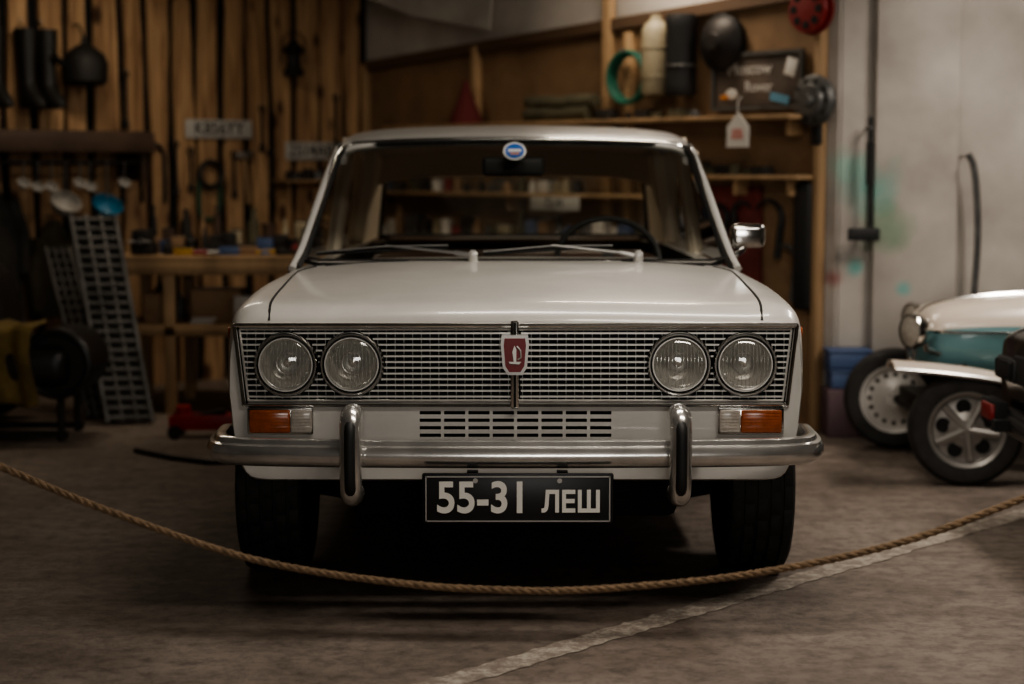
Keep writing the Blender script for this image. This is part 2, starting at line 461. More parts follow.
            b.torus(c + Vector((0, .022, 0)), (0, 1, 0), .03, .003, chrome_dull, 24, 6)
            g.lathe([(-.010, .0725), (-.018, .062), (-.025, .040), (-.029, .018), (-.030, 0)], c, (0, 1, 0), lensg, 48)
            for k in range(-6, 7):
                xx = k * .0105; hh = math.sqrt(max(0, .066 ** 2 - xx ** 2))
                if hh > .01:
                    pts = []
                    for j in range(7):
                        zz = -hh + 2 * hh * j / 6; rr = math.hypot(xx, zz)
                        pts.append(c + Vector((xx, -.030 + .020 * (rr / .0725) ** 2 + .001, zz)))
                    g.tube(pts, .0011, lensr, 4)
        b.done('headlight_housings', root, fixn=False); g.done('headlight_lenses', root, fixn=False)
        b = MB()
        for sd in (-1, 1):
            b.box((sd * .665, -.006, .5675), (.188, .022, .078), chrome, .006)
            b.box((sd * .694, -.014, .5675), (.116, .022, .066), amber, .006)
            b.box((sd * .605, -.014, .5675), (.060, .022, .066), clearl, .006)
            for k in range(7):
                b.box((sd * .694, -.0255, .541 + k * .0088), (.108, .0015, .0022), amber)
                b.box((sd * .605, -.0255, .541 + k * .0088), (.052, .0015, .0022), clearl)
        b.done('turn_signals', root)
        pr = empty('number_plate'); pr.parent = root
        b = MB(); b.box((.006, -.178, .378), (.525, .010, .140), platem, .006)
        b.box((.006, -.184, .378), (.512, .010, .127), platem, .006)
        for zz in (.3165, .4395): b.box((.006, -.190, zz), (.505, .003, .0035), chrome_dull)
        for xx in (-.2455, .2575): b.box((xx, -.190, .378), (.0035, .003, .126), chrome_dull)
        b.box((-.12, -.13, .43), (.03, .10, .02), blackm); b.box((.13, -.13, .43), (.03, .10, .02), blackm)
        for xx in (-.11, .12): b.cyl((xx, -.191, .429), (xx, -.195, .429), .007, chrome_dull, seg=10)
        b.done('plate_board', pr)
        text('plate_digits', '55-31', .120, whitem, Matrix.Translation((-.090, -.191, .378)), pr, .0025, sx=.92, offset=.0025)
        text('plate_letters', 'ЛЕШ', .080, whitem, Matrix.Translation((.152, -.191, .367)), pr, .0025, sx=.90, offset=.0022)
        # wipers
        b = MB(); wdark = mat('wiper_metal', (.34, .335, .325), .35, .7)
        for (px, tipx) in ((-.145, -.70), (.43, -.11)):
            def W(x, v, oy=-.016, oz=.008):
                hw = .750 + (.664 - .750) * v
                return ws((x / hw + 1) / 2, v) + Vector((0, oy, oz))
            base = W(px, 0, -.03, .022)
            mx_ = px + (tipx - px) * .56
            mid = W(mx_, .105, -.034, .014)
            b.lathe([(-.03, .017), (.014, .016), (.022, .010), (.023, 0)], base, (0, -.5, 1), slat, 16)
            b.tube([base, base.lerp(mid, .20) + Vector((0, -.004, .006)), base.lerp(mid, .22) + Vector((0, -.004, .006)), mid], [.012, .009, .006, .004], wdark, 8)
            x0_, v0_ = px + (tipx - px) * .16, .105; x1_, v1_ = tipx, .055
            pts = [W(x0_ + (x1_ - x0_) * k / 10, v0_ + (v1_ - v0_) * k / 10) for k in range(11)]
            b.tube(pts, .0055, black, 6)
            b.tube([p + Vector((0, -.008, .006 + .008 * (1 - abs(k / 5 - 1)))) for k, p in enumerate(pts)], .0028, wdark, 6)
        b.done('wipers', root)
        st = MB(); blue = mat('sticker_blue', (.02, .12, .42), .4); p = ws(.5, .90)
        nrm = Vector((0, -.62, .5)).normalized()
        st.lathe([(0, .043), (.002, .043), (.0025, 0)], p + nrm * .002, nrm, whitem, 32)
        st.lathe([(.003, .036), (.0042, .035), (.0044, 0)], p + nrm * .002, nrm, blue, 32)
        ora = mat('sticker_orange', (.7, .3, .05), .5)
        st.box(p + nrm * .008, (.05, .003, .012), whitem, rot=(-.9, 0, 0)); st.box(p + nrm * .008 + Vector((0, -.008, -.012)), (.035, .003, .006), ora, rot=(-.9, 0, 0))
        st.done('windshield_sticker', root)
        b = MB()
        b.box((.845, 1.47, 1.035), (.125, .065, .088), chrome, .022, seg=4)
        b.box((.845, 1.505, 1.035), (.105, .01, .07), black, .004)
        b.tube(catmull([(.79, 1.47, .94), (.80, 1.45, .965), (.825, 1.455, .985), (.84, 1.465, 1.01)], 5), .012, chrome, 10)
        b.box((.79, 1.47, .940), (.035, .08, .02), chrome, .006)
        b.done('door_mirror', root)
    root.matrix_world = M
    return root

make_car('car', Matrix.Translation((.010, 5.0, 0)), paint, True)
blackp = mat('black_car_paint', (.008, .008, .010), .25, coat=.6)
make_car('car.001', Matrix.Translation((1.80, 5.70, 0)) @ Matrix.Rotation(-pi / 2, 4, 'Z') @ Matrix.Diagonal((1, 1, .79, 1)), blackp, False)

# ------------------------------------------------------------ room
def nodes_floor():
    m = bpy.data.materials.new('concrete_floor'); m.use_nodes = True
    nt = m.node_tree; N = nt.nodes; L = nt.links; b = N['Principled BSDF']
    tc = N.new('ShaderNodeTexCoord')
    n1 = N.new('ShaderNodeTexNoise'); n1.inputs['Scale'].default_value = .9; n1.inputs['Detail'].default_value = 8; n1.inputs['Roughness'].default_value = .65
    n2 = N.new('ShaderNodeTexNoise'); n2.inputs['Scale'].default_value = 16; n2.inputs['Detail'].default_value = 10; n2.inputs['Roughness'].default_value = .75
    mpv = N.new('ShaderNodeMapping'); mpv.inputs['Scale'].default_value = (.6, 1.6, 1)
    n3 = N.new('ShaderNodeTexNoise'); n3.inputs['Scale'].default_value = 5; n3.inputs['Detail'].default_value = 6
    for n in (n1, n2): L.new(tc.outputs['Object'], n.inputs['Vector'])
    L.new(tc.outputs['Object'], mpv.inputs[0]); L.new(mpv.outputs[0], n3.inputs['Vector'])
    r1 = N.new('ShaderNodeValToRGB'); e = r1.color_ramp.elements
    e[0].position = .3; e[0].color = (.150, .118, .096, 1); e[1].position = .7; e[1].color = (.29, .24, .203, 1)
    r2 = N.new('ShaderNodeValToRGB'); e = r2.color_ramp.elements
    e[0].position = .36; e[0].color = (.50, .48, .47, 1); e[1].position = .56; e[1].color = (1, 1, 1, 1)
    r3 = N.new('ShaderNodeValToRGB'); e = r3.color_ramp.elements
    e[0].position = .32; e[0].color = (.74, .72, .70, 1); e[1].position = .6; e[1].color = (1, 1, 1, 1)
    mx = N.new('ShaderNodeMixRGB'); mx.blend_type = 'MULTIPLY'; mx.inputs[0].default_value = 1
    mx2 = N.new('ShaderNodeMixRGB'); mx2.blend_type = 'MULTIPLY'; mx2.inputs[0].default_value = 1
    L.new(n1.outputs['Fac'], r1.inputs[0]); L.new(n2.outputs['Fac'], r2.inputs[0]); L.new(n3.outputs['Fac'], r3.inputs[0])
    L.new(r1.outputs[0], mx.inputs[1]); L.new(r2.outputs[0], mx.inputs[2]); L.new(mx.outputs[0], mx2.inputs[1]); L.new(r3.outputs[0], mx2.inputs[2])
    L.new(mx2.outputs[0], b.inputs['Base Color'])
    rr = N.new('ShaderNodeMapRange'); rr.inputs[3].default_value = .5; rr.inputs[4].default_value = .8
    L.new(n1.outputs['Fac'], rr.inputs[0]); L.new(rr.outputs[0], b.inputs['Roughness'])
    bp = N.new('ShaderNodeBump'); bp.inputs['Strength'].default_value = .7; bp.inputs['Distance'].default_value = .014
    L.new(n2.outputs['Fac'], bp.inputs['Height']); L.new(bp.outputs[0], b.inputs['Normal'])
    return m
def nodes_plaster():
    m = bpy.data.materials.new('painted_plaster'); m.use_nodes = True
    nt = m.node_tree; N = nt.nodes; L = nt.links; b = N['Principled BSDF']; b.inputs['Roughness'].default_value = .8
    g = N.new('ShaderNodeNewGeometry')
    n1 = N.new('ShaderNodeTexNoise'); n1.inputs['Scale'].default_value = 2.2; n1.inputs['Detail'].default_value = 8
    L.new(g.outputs['Position'], n1.inputs['Vector'])
    r = N.new('ShaderNodeValToRGB'); e = r.color_ramp.elements
    e[0].position = .3; e[0].color = (.32, .29, .26, 1); e[1].position = .65; e[1].color = (.53, .49, .445, 1)
    L.new(n1.outputs['Fac'], r.inputs[0]); cur = r.outputs[0]
    n2 = N.new('ShaderNodeTexNoise'); n2.inputs['Scale'].default_value = 7; n2.inputs['Detail'].default_value = 5
    L.new(g.outputs['Position'], n2.inputs['Vector'])
    sep = N.new('ShaderNodeSeparateXYZ'); L.new(g.outputs['Position'], sep.inputs[0])
    for (x, z, rad, colr) in ((1.70, 1.18, .16, (.10, .40, .34)), (1.79, 1.00, .13, (.07, .24, .11)), (1.66, .80, .05, (.08, .45, .42)), (1.88, .70, .04, (.08, .45, .42)), (1.60, 1.3, .10, (.30, .52, .44)), (1.55, .75, .05, (.30, .03, .03))):
        cb = N.new('ShaderNodeCombineXYZ'); L.new(sep.outputs[0], cb.inputs[0]); L.new(sep.outputs[2], cb.inputs[2])
        vm = N.new('ShaderNodeVectorMath'); vm.operation = 'DISTANCE'; vm.inputs[1].default_value = (x, 0, z); L.new(cb.outputs[0], vm.inputs[0])
        ma = N.new('ShaderNodeMath'); ma.operation = 'MULTIPLY_ADD'; ma.inputs[1].default_value = rad * 1.6; L.new(n2.outputs['Fac'], ma.inputs[0]); L.new(vm.outputs['Value'], ma.inputs[2])
        mr = N.new('ShaderNodeMapRange'); mr.inputs[1].default_value = rad * 1.9; mr.inputs[2].default_value = rad * .9; mr.inputs[3].default_value = 0; mr.inputs[4].default_value = .62
        L.new(ma.outputs[0], mr.inputs[0])
        mx = N.new('ShaderNodeMixRGB'); mx.inputs[2].default_value = (*colr, 1); L.new(mr.outputs[0], mx.inputs[0]); L.new(cur, mx.inputs[1]); cur = mx.outputs[0]
    L.new(cur, b.inputs['Base Color'])
    bp = N.new('ShaderNodeBump'); bp.inputs['Strength'].default_value = .3; bp.inputs['Distance'].default_value = .02
    L.new(n1.outputs['Fac'], bp.inputs['Height']); L.new(bp.outputs[0], b.inputs['Normal'])
    return m
floorm = nodes_floor(); plaster = nodes_plaster()
sidewall = mat('grey_side_wall', (.30, .275, .25), .9, var=.3, scale=2)
ceilm = mat('ceiling_concrete', (.22, .205, .19), .9, var=.3, scale=2)
beamm = mat('beam_concrete', (.20, .185, .165), .9, var=.3, scale=3)
hard = mat('brown_fibreboard', (.235, .145, .078), .75, var=.35, scale=3, bump=.1)
plinthm = mat('plinth_paint', (.12, .075, .085), .7, var=.3, scale=4)

b = MB(); b.box((.5, 4.6, -.05), (13, 15.6, .1), floorm); b.done('floor')
b = MB(); b.box((.5, 4.6, 2.85), (13, 15.6, .1), ceilm); b.done('ceiling')
C = Vector((-.95, 11.5, 0))
tw = Vector((.76, .65, 0)).normalized(); tb = Vector((.65, -.76, 0)).normalized()
def frame(t, o):
    n = Vector((0, 0, 1)).cross(t)
    return Matrix(((t.x, n.x, 0, o.x), (t.y, n.y, 0, o.y), (0, 0, 1, 0), (0, 0, 0, 1)))
MW = frame(tw, C); MBd = frame(tb, C)
b = MB(); b.box((-3.0, .08, 1.4), (6.2, .12, 2.8), blackm); b.done('wall_left', M=MW)
b = MB(); b.box((1.92, .08, 1.4), (3.84, .12, 2.8), plaster); b.done('wall_back', M=MBd)
b = MB(); b.box((4.04, 8.66, 1.4), (4.92, .12, 2.8), plaster); b.box((1.93, 8.58, 1.4), (.40, .10, 2.8), plaster, .01)
b.done('wall_right')
b = MB(); b.box((6.5, 2.8, 1.4), (.12, 11.8, 2.8), sidewall); b.done('wall_far_right')
b = MB(); b.box((-5.5, 2.4, 1.4), (.12, 10.8, 2.8), sidewall); b.done('wall_far_left')
b = MB(); b.box((.5, -3.0, 1.4), (12.0, .12, 2.8), sidewall); b.done('wall_front')
b = MB(); b.box((3.2, 8.50, .115), (3.4, .20, .23), plinthm, .01); b.done('baseboard_right')
b = MB(); b.loft([[Vector((-1.10, 10.1 + y, 2.35 + z)), Vector((-.55, 9.75 + y, 2.10 + z)), Vector((-.12, 9.45 + y, 2.0 + z)), Vector((-.06, 9.45 + y, 2.8)), Vector((-1.15, 10.1 + y, 2.8))] for y, z in ((0, 0), (.45, .03))], beamm)
b.done('trim_1')

plank = bpy.data.materials.new('rough_pine_planks'); plank.use_nodes = True
nt = plank.node_tree; N = nt.nodes; L = nt.links; pb = N['Principled BSDF']; pb.inputs['Roughness'].default_value = .75
tc = N.new('ShaderNodeTexCoord'); mp = N.new('ShaderNodeMapping'); mp.inputs['Scale'].default_value = (7, 7, .7); L.new(tc.outputs['Object'], mp.inputs[0])
nz = N.new('ShaderNodeTexNoise'); nz.inputs['Scale'].default_value = 2.5; nz.inputs['Detail'].default_value = 8; nz.inputs['Distortion'].default_value = 1.2; L.new(mp.outputs[0], nz.inputs['Vector'])
rp_ = N.new('ShaderNodeValToRGB'); e = rp_.color_ramp.elements; e[0].position = .3; e[0].color = (.19, .10, .05, 1); e[1].position = .66; e[1].color = (.49, .315, .17, 1)
L.new(nz.outputs['Fac'], rp_.inputs[0])
mp2 = N.new('ShaderNodeMapping'); mp2.inputs['Scale'].default_value = (1, 1, .55); L.new(tc.outputs['Object'], mp2.inputs[0])
vo = N.new('ShaderNodeTexVoronoi'); vo.inputs['Scale'].default_value = 6; L.new(mp2.outputs[0], vo.inputs['Vector'])
rk = N.new('ShaderNodeValToRGB'); e = rk.color_ramp.elements; e[0].position = .11; e[0].color = (.10, .045, .02, 1); e[1].position = .24; e[1].color = (1, 1, 1, 1); L.new(vo.outputs['Distance'], rk.inputs[0])
mx = N.new('ShaderNodeMixRGB'); mx.blend_type = 'MULTIPLY'; mx.inputs[0].default_value = .9; L.new(rp_.outputs[0], mx.inputs[1]); L.new(rk.outputs[0], mx.inputs[2]); L.new(mx.outputs[0], pb.inputs['Base Color'])
b = MB(); u = -5.9
while u < -.10:
    w = min(random.uniform(.11, .155), -.04 - u); g = random.uniform(.034, .056)
    ph = random.uniform(0, 6); rings = []
    for k in range(15):
        z = 2.78 * k / 14
        l = u + .012 * math.sin(z * 3 + ph) + random.uniform(-.005, .005); r = u + w + .012 * math.sin(z * 2.3 + ph * 2) + random.uniform(-.005, .005)
        rings.append([Vector((l, -.002, z)), Vector((l + .004, -.028, z)), Vector((r - .004, -.028, z)), Vector((r, -.002, z))])
    b.loft(rings, plank); u += w + g
b.done('plank_cladding', M=MW)

b = MB()
zt = lambda u: 1.93 + .055 * u
b.add([(0.02, -.005, .0), (3.78, -.005, .0), (3.78, -.005, zt(3.8)), (.02, -.005, zt(0)), (0.02, .015, .0), (3.78, .015, .0), (3.78, .015, zt(3.8)), (.02, .015, zt(0))],
      [(0, 1, 2, 3), (4, 7, 6, 5), (3, 2, 6, 7), (0, 4, 5, 1), (1, 5, 6, 2), (0, 3, 7, 4)], hard)
for (u, z0, z1, w) in ((1.17, 1.5, 1.99, .05), (2.30, .0, 2.5, .06), (2.46, .0, 2.0, .045), (.06, 0, 1.93, .05), (3.77, .0, 2.14, .04)):
    b.box((u, -.03, (z0 + z1) / 2), (w, .05, z1 - z0), pine, .004)
b.add([(0.02, -.045, zt(0) - .04), (3.78, -.045, zt(3.8) - .04), (3.78, -.045, zt(3.8) + .02), (.02, -.045, zt(0) + .02), (0.02, -.005, zt(0) - .04), (3.78, -.005, zt(3.8) - .04), (3.78, -.005, zt(3.8) + .02), (.02, -.005, zt(0) + .02)],
      [(0, 1, 2, 3), (4, 7, 6, 5), (3, 2, 6, 7), (0, 4, 5, 1), (1, 5, 6, 2), (0, 3, 7, 4)], mat('dark_batten', (.10, .06, .035), .7))
b.done('fibreboard_panel', M=MBd)
b = MB()
for (u0, u1, z, dp) in ((.5, 3.74, 1.525, .22), (2.85, 3.75, 1.235, .16), (.2, 2.9, 1.13, .2), (.2, 2.9, .86, .24)):
    b.box(((u0 + u1) / 2, -.005 - dp / 2, z), (u1 - u0, dp, .022), pine, .003)
    for uu in (u0 + .1, (u0 + u1) / 2, u1 - .1): b.box((uu, -.06, z - .05), (.03, .1, .08), pine, .003)
b.done('storage_shelves', M=MBd)

# ------------------------------------------------------------ wall items on the fibreboard
teal = mat('green_hose', (.02, .12, .08), .5); cream = mat('cream_enamel', (.36, .31, .21), .5, var=.3)
grey = mat('grey_metal', (.15, .15, .145), .45, .6, var=.4, scale=9); khaki = mat('khaki_canvas', (.10, .09, .055), .9, var=.4)
steel = mat('steel', (.32, .31, .30), .38, .8, var=.4, scale=12); clothr = mat('red_cloth', (.11, .018, .018), .9)
dsteel = mat('weathered_steel', (.19, .185, .175), .5, .6, var=.45, scale=10)
blued = mat('blue_plastic', (.07, .11, .22), .5); card = mat('cardboard', (.30, .19, .11), .85, var=.25); paper = mat('white_paper', (.58, .56, .52), .8)
signm = mat('sign_board', (.13, .10, .08), .8, var=.4, scale=5)
b = MB()
for k in range(3): b.torus((2.54, -.09 - .022 * k, 1.755), (0, 1, 0), .125 + .004 * k, .013, teal, 40, 8)
b.cyl((2.54, 0, 1.885), (2.54, -.17, 1.895), .008, steel); b.done('garden_hose', M=MBd)
b = MB(); b.lathe([(0, 0), (0, .07), (.01, .075), (.33, .075), (.36, .06), (.385, .03), (.41, .028), (.41, 0)], (2.73, -.10, 1.66), (0, 0, 1), cream, 28)
b.torus((2.73, -.10, 1.75), (0, 0, 1), .0755, .004, cream); b.torus((2.73, -.10, 1.9), (0, 0, 1), .0755, .004, cream); b.box((2.73, -.02, 1.85), (.04, .04, .03), steel); b.done('cream_canister', M=MBd)
b = MB(); b.lathe([(0, 0), (0, .075), (.02, .082), (.06, .078), (.34, .078), (.38, .084), (.41, .075), (.41, 0)], (2.91, -.10, 1.65), (0, 0, 1), black, 28)
b.torus((2.91, -.10, 1.8), (0, 0, 1), .079, .006, grey); b.box((2.91, -.02, 1.85), (.04, .04, .03), steel); b.done('black_tube_case', M=MBd)
b = MB(); b.lathe([(0, .0), (0, .135), (.03, .14), (.06, .125), (.09, .09), (.10, .05), (.12, .04), (.12, 0)], (3.14, -.006, 1.91), (0, -1, 0), mat('dark_hubcap', (.03, .026, .024), .5, .4), 36)
b.torus((3.14, -.05, 1.91), (0, 1, 0), .13, .012, black); b.done('hanging_hubcap', M=MBd)
b = MB(); b.box((3.37, -.02, 1.71), (.58, .02, .27), signm, .003)
for k in range(2): b.box((3.37, -.035, 1.575 + k * .27), (.60, .02, .018), grey)
for k in range(2): b.box((3.08 + .58 * k, -.035, 1.71), (.018, .02, .27), grey)
b.sphere((3.20, -.032, 1.65), .04, paper, (1, .1, .7)); b.sphere((3.155, -.034, 1.635), .022, mat('orange_paint', (.5, .2, .05), .7), (1.6, .1, .6)); b.box((3.52, -.034, 1.62), (.12, .006, .04), mat('blue_paint', (.1, .25, .35), .7), rot=(0, .2, 0))
b.box((3.59, -.034, 1.77), (.07, .006, .09), paper, .003, rot=(0, .3, 0))
sg = b.done('painted_sign', M=MBd)
t1 = text('sign_lettering', 'Moscow', .085, paper, MBd @ Matrix.Translation((3.32, -.034, 1.77)), None, .001); t1.parent = sg; t1.matrix_parent_inverse = sg.matrix_world.inverted()
t2 = text('sign_lettering_small', 'Rover', .075, paper, MBd @ Matrix.Translation((3.38, -.034, 1.68)), None, .001); t2.parent = sg; t2.matrix_parent_inverse = sg.matrix_world.inverted()
b = MB(); b.prism([(3.38, 1.38), (3.52, 1.38), (3.52, 1.48), (3.45, 1.55), (3.38, 1.48)], -.26, -.252, paper)
b.prism([(3.41, 1.42), (3.49, 1.42), (3.48, 1.47), (3.42, 1.47)], -.2625, -.26, mat('faded_red', (.5, .25, .22), .8))
b.tube([(3.45, -.256, 1.545), (3.445, -.256, 1.60), (3.45, -.235, 1.625)], .003, paper, 5); b.done('paper_tag', M=MBd)
b = MB(); b.lathe([(0, 0), (0, .04), (.01, .115), (.03, .12), (.035, .05), (.06, .045), (.062, .115), (.08, .11), (.085, .03), (.085, 0)], (3.76, -.05, 2.03), (0, -1, 0), redm, 36); b.cyl((3.76, 0, 2.03), (3.76, -.05, 2.03), .02, steel)
for k in range(8):
    a = k * pi / 4; b.cyl((3.76 + .075 * math.cos(a), -.125, 2.03 + .075 * math.sin(a)), (3.76 + .075 * math.cos(a), -.135, 2.03 + .075 * math.sin(a)), .020, blackm, seg=12)
b.done('red_cable_reel', M=MBd)
b = MB(); b.lathe([(0, 0), (0, .12), (.02, .125), (.04, .11), (.045, .08), (.06, .07), (.062, .03), (.08, .025), (.08, 0)], (3.78, -.07, 1.60), (0, -1, 0), grey, 36)
for k in range(10):
    a = k * pi / 5; b.box((3.78 + .095 * math.cos(a), -.115, 1.60 + .095 * math.sin(a)), (.02, .006, .012), black, rot=(0, -a, 0))
b.box((3.78, -.06, 1.45), (.05, .03, .12), black, .008); b.cyl((3.78, 0, 1.6), (3.78, -.07, 1.6), .02, steel); b.done('round_vent_cover', M=MBd)
b = MB()
b.lathe([(0, .10), (.03, .095), (.14, .05), (.22, .02), (.25, .018), (.25, 0)], (1.20, -.13, 1.537), (0, 0, 1), clothr, 24); b.done('red_funnel', M=MBd)
b = MB()
for k, (u, z, r) in enumerate(((1.72, 1.575, .038), (1.76, 1.64, .034), (1.70, 1.65, .03))):
    pts = [(u + x * .52, -.11 + .01 * k, z + .004 * math.sin(x * 9)) for x in [i / 12 for i in range(13)]]
    b.tube(pts, [r * (1 + .08 * math.sin(i * 1.7)) for i in range(13)], khaki, 14)
b.done('rolled_tarpaulin', M=MBd)
b = MB(); b.box((3.22, -.018, .93), (.36, .02, .52), mat('dark_red_panel', (.16, .03, .025), .8, var=.4), .003); b.done('tool_board', M=MBd)
def sickle(name, u, z, r, M, mt=black, flip=1):
    b = MB(); pts = []
    for k in range(17):
        a = -.4 + 3.0 * k / 16; pts.append((u + flip * r * math.cos(a), -.05, z + r * math.sin(a)))
    b.tube(pts, [.018 - .012 * k / 16 for k in range(17)], mt, 6); p = pts[0]
    b.cyl(p, (p[0] - flip * .02, -.05, p[2] - .16), .018, mt); b.cyl((u, 0, z + r), (u, -.06, z + r), .004, steel); b.done(name, M=M)
sickle('sickle', 3.12, 1.02, .075, MBd); sickle('sickle.001', 3.30, 1.05, .06, MBd, flip=-1); sickle('sickle.002', 3.47, 1.03, .09, MBd); sickle('sickle.003', 3.58, .82, .08, MBd, grey)
b = MB(); b.box((3.70, -.05, .90), (.10, .06, .62), black, .02); b.tube([(3.67, -.05, 1.2), (3.70, -.06, 1.23), (3.73, -.05, 1.2)], .006, black); b.done('black_tool_bag', M=MBd)
def bottles(name, M, u0, u1, y, z, n, h=(.06, .2), cols=None):
    b = MB(); cols = cols or [cream, grey, dark, card, khaki, paper, blued, redm]
    for k in range(n):
        u = u0 + (u1 - u0) * (k + .5) / n + random.uniform(-.01, .01); hh = random.uniform(*h); c = random.choice(cols); yy = y + random.uniform(-.03, .03)
        q = random.random()
        if q < .3:
            r = random.uniform(.018, .035); b.lathe([(0, 0), (0, r), (hh * .65, r), (hh * .8, r * .5), (hh, r * .45), (hh, 0)], (u, yy, z), (0, 0, 1), c, 14)
        elif q < .55:
            r = random.uniform(.025, .04); b.lathe([(0, 0), (0, r), (hh * .6, r), (hh * .6, r * 1.06), (hh * .68, r * 1.06), (hh * .68, 0)], (u, yy, z), (0, 0, 1), c, 16)
        else:
            w = random.uniform(.04, .11); b.box((u, yy, z + hh * .35), (w, .08, hh * .7), c, .004); b.box((u, yy, z + hh * .7 + .004), (w * .9, .07, .008), dark)
    return b.done(name, M=M)
bottles('shelf_clutter', MBd, .3, 2.2, -.11, 1.141, 20, (.05, .12)); bottles('shelf_clutter.001', MBd, .3, 2.8, -.12, .871, 26, (.08, .2))
bottles('shelf_clutter.002', MBd, 2.9, 3.5, -.08, 1.246, 7, (.03, .09), [khaki, dark, card]); bottles('shelf_clutter.003', MBd, 2.35, 3.1, -.12, 1.536, 6, (.03, .07), [khaki, dark, grey])
def oldplate(name, M, u, z, w, h, s, y=-.045, col=None):
    b = MB(); b.box((u, y, z), (w, .006, h), whitem if not col else col, .003); b.cyl((u - w * .4, y - .003, z), (u - w * .4, y + .03, z), .006, steel)
    o = b.done(name, M=M); t = text('plate_text', s, h * .98, black, M @ Matrix.Translation((u, y - .004, z)), None, .001, sx=.95, offset=.0004); t.parent = o; t.matrix_parent_inverse = o.matrix_world.inverted()
greyplate = mat('aged_plate', (.42, .41, .38), .6)
oldplate('licence_plate', MBd, 2.10, 1.085, .40, .075, '73-91', -.24, greyplate)
oldplate('licence_plate.001', MW, -1.10, 1.512, .46, .11, 'K856YY', col=greyplate)
oldplate('licence_plate.002', MW, -.44, 1.385, .38, .11, '2514AB', col=greyplate)

# ------------------------------------------------------------ plank wall items
iron = mat('dark_iron', (.03, .028, .026), .6, .5); rubberb = mat('boot_rubber', (.015, .014, .013), .5)
b = MB(); pts = [(-1.55 + .075 * math.cos(a), -.05, 1.33 + .09 * math.sin(a)) for a in [pi * k / 14 for k in range(15)]]
b.tube([(-1.475, -.05, 1.08)] + pts + [(-1.625, -.05, 1.08)], .012, iron, 6); b.cyl((-1.55, -.0, 1.41), (-1.55, -.08, 1.41), .006, steel); b.done('iron_hoop', M=MW)
b = MB(); b.torus((-1.17, -.06, 1.24), (0, 1, 0), .075, .017, rubberb, 32, 8); b.tube(catmull([(-1.24, -.05, 1.25), (-1.25, -.05, 1.05), (-1.22, -.05, .98), (-1.12, -.05, 1.0), (-1.095, -.05, 1.25)], 5), .014, mat('dark_green_rubber', (.02, .07, .04), .6), 8); b.cyl((-1.17, 0, 1.325), (-1.17, -.09, 1.33), .006, steel); b.done('drive_belt', M=MW)
b = MB(); b.cyl((-.90, -.05, 1.06), (-.93, -.05, 1.36), .014, pine); b.box((-.93, -.05, 1.36), (.12, .035, .035), steel, .006, rot=(0, -.1, 0)); b.cyl((-.93, 0, 1.33), (-.93, -.08, 1.335), .005, steel); b.done('hammer', M=MW)
b = MB()
b.box((-.48, -.11, 1.20), (.5, .16, .015), pine, .003); b.box((-.66, -.08, 1.15), (.02, .1, .08), pine); b.box((-.3, -.08, 1.15), (.02, .1, .08), pine); b.done('small_shelf', M=MW)
bottles('shelf_clutter.004', MW, -.7, -.26, -.11, 1.2085, 6, (.05, .13), [dark, iron, khaki, grey])
for i, (u, z, l) in enumerate(((-.74, 1.35, .22), (-.80, 1.62, .2), (-1.40, 1.40, .24), (-1.75, 1.32, .2), (-1.72, 1.8, .25), (-.25, 1.7, .25), (-1.30, 1.36, .18), (-1.00, 1.34, .2))):
    b = MB(); b.cyl((u, -.05, z), (u, -.05, z - l), .008, iron); b.torus((u, -.05, z + .02), (0, 1, 0), .018, .006, iron, 16, 6); b.box((u, -.05, z - l - .02), (.035, .012, .05), iron, .004); b.cyl((u, 0, z + .038), (u, -.07, z + .038), .004, steel)
    b.done('wrench' if i == 0 else 'wrench.%03d' % i, M=MW)
b = MB(); b.tube([(-.61, -.10, 2.4), (-.61, -.10, 2.12)], .004, iron, 5); b.lathe([(0, 0), (0, .06), (.03, .065), (.05, .045), (.13, .04), (.15, .07), (.18, .05), (.22, .015), (.24, .012)], (-.61, -.12, 1.84), (0, 0, 1), iron, 20)
b.tube([(-.70, -.12, 1.92), (-.69, -.12, 2.06), (-.61, -.12, 2.13), (-.53, -.12, 2.06), (-.52, -.12, 1.92)], .005, iron, 6); b.tube([(-.61, -.10, 2.4), (-.61, 0, 2.4)], .005, iron); b.done('hanging_lantern', M=MW)
b = MB(); b.lathe([(0, 0), (.0, .10), (.02, .125), (.12, .13), (.17, .11), (.21, .06), (.23, .02), (.27, .015), (.27, 0)], (-2.03, -.16, 1.74), (0, 0, 1), iron, 28); b.tube([(-2.03, -.16, 2.0), (-2.03, -.1, 2.08), (-2.03, 0, 2.08)], .006, iron); b.cyl((-2.15, -.16, 1.84), (-2.24, -.2, 1.90), .02, iron, r1=.012); b.done('iron_kettle', M=MW)
def boot(name, u):
    b = MB()
    rings = []
    for (z, cy, rx, ry) in ((2.04, -.10, .062, .07), (1.95, -.10, .058, .066), (1.82, -.105, .05, .055), (1.74, -.11, .048, .055), (1.69, -.13, .052, .085), (1.65, -.16, .055, .12), (1.62, -.17, .054, .13), (1.605, -.17, .05, .125)):
        rings.append([Vector((u + rx * math.cos(a), cy + ry * math.sin(a), z)) for a in [2 * pi * k / 18 for k in range(18)]])
    b.loft(rings, rubberb); b.tube([(u - .03, -.05, 2.03), (u, -.02, 2.09), (u + .03, -.05, 2.03)], .005, rubberb); b.cyl((u, 0, 2.09), (u, -.05, 2.095), .005, steel); b.done(name, M=MW)
boot('rubber_boot', -2.35); boot('rubber_boot.001', -2.23); boot('rubber_boot.002', -2.54)
oldwood = mat('old_dark_wood', (.07, .04, .025), .7, var=.4, scale=6)
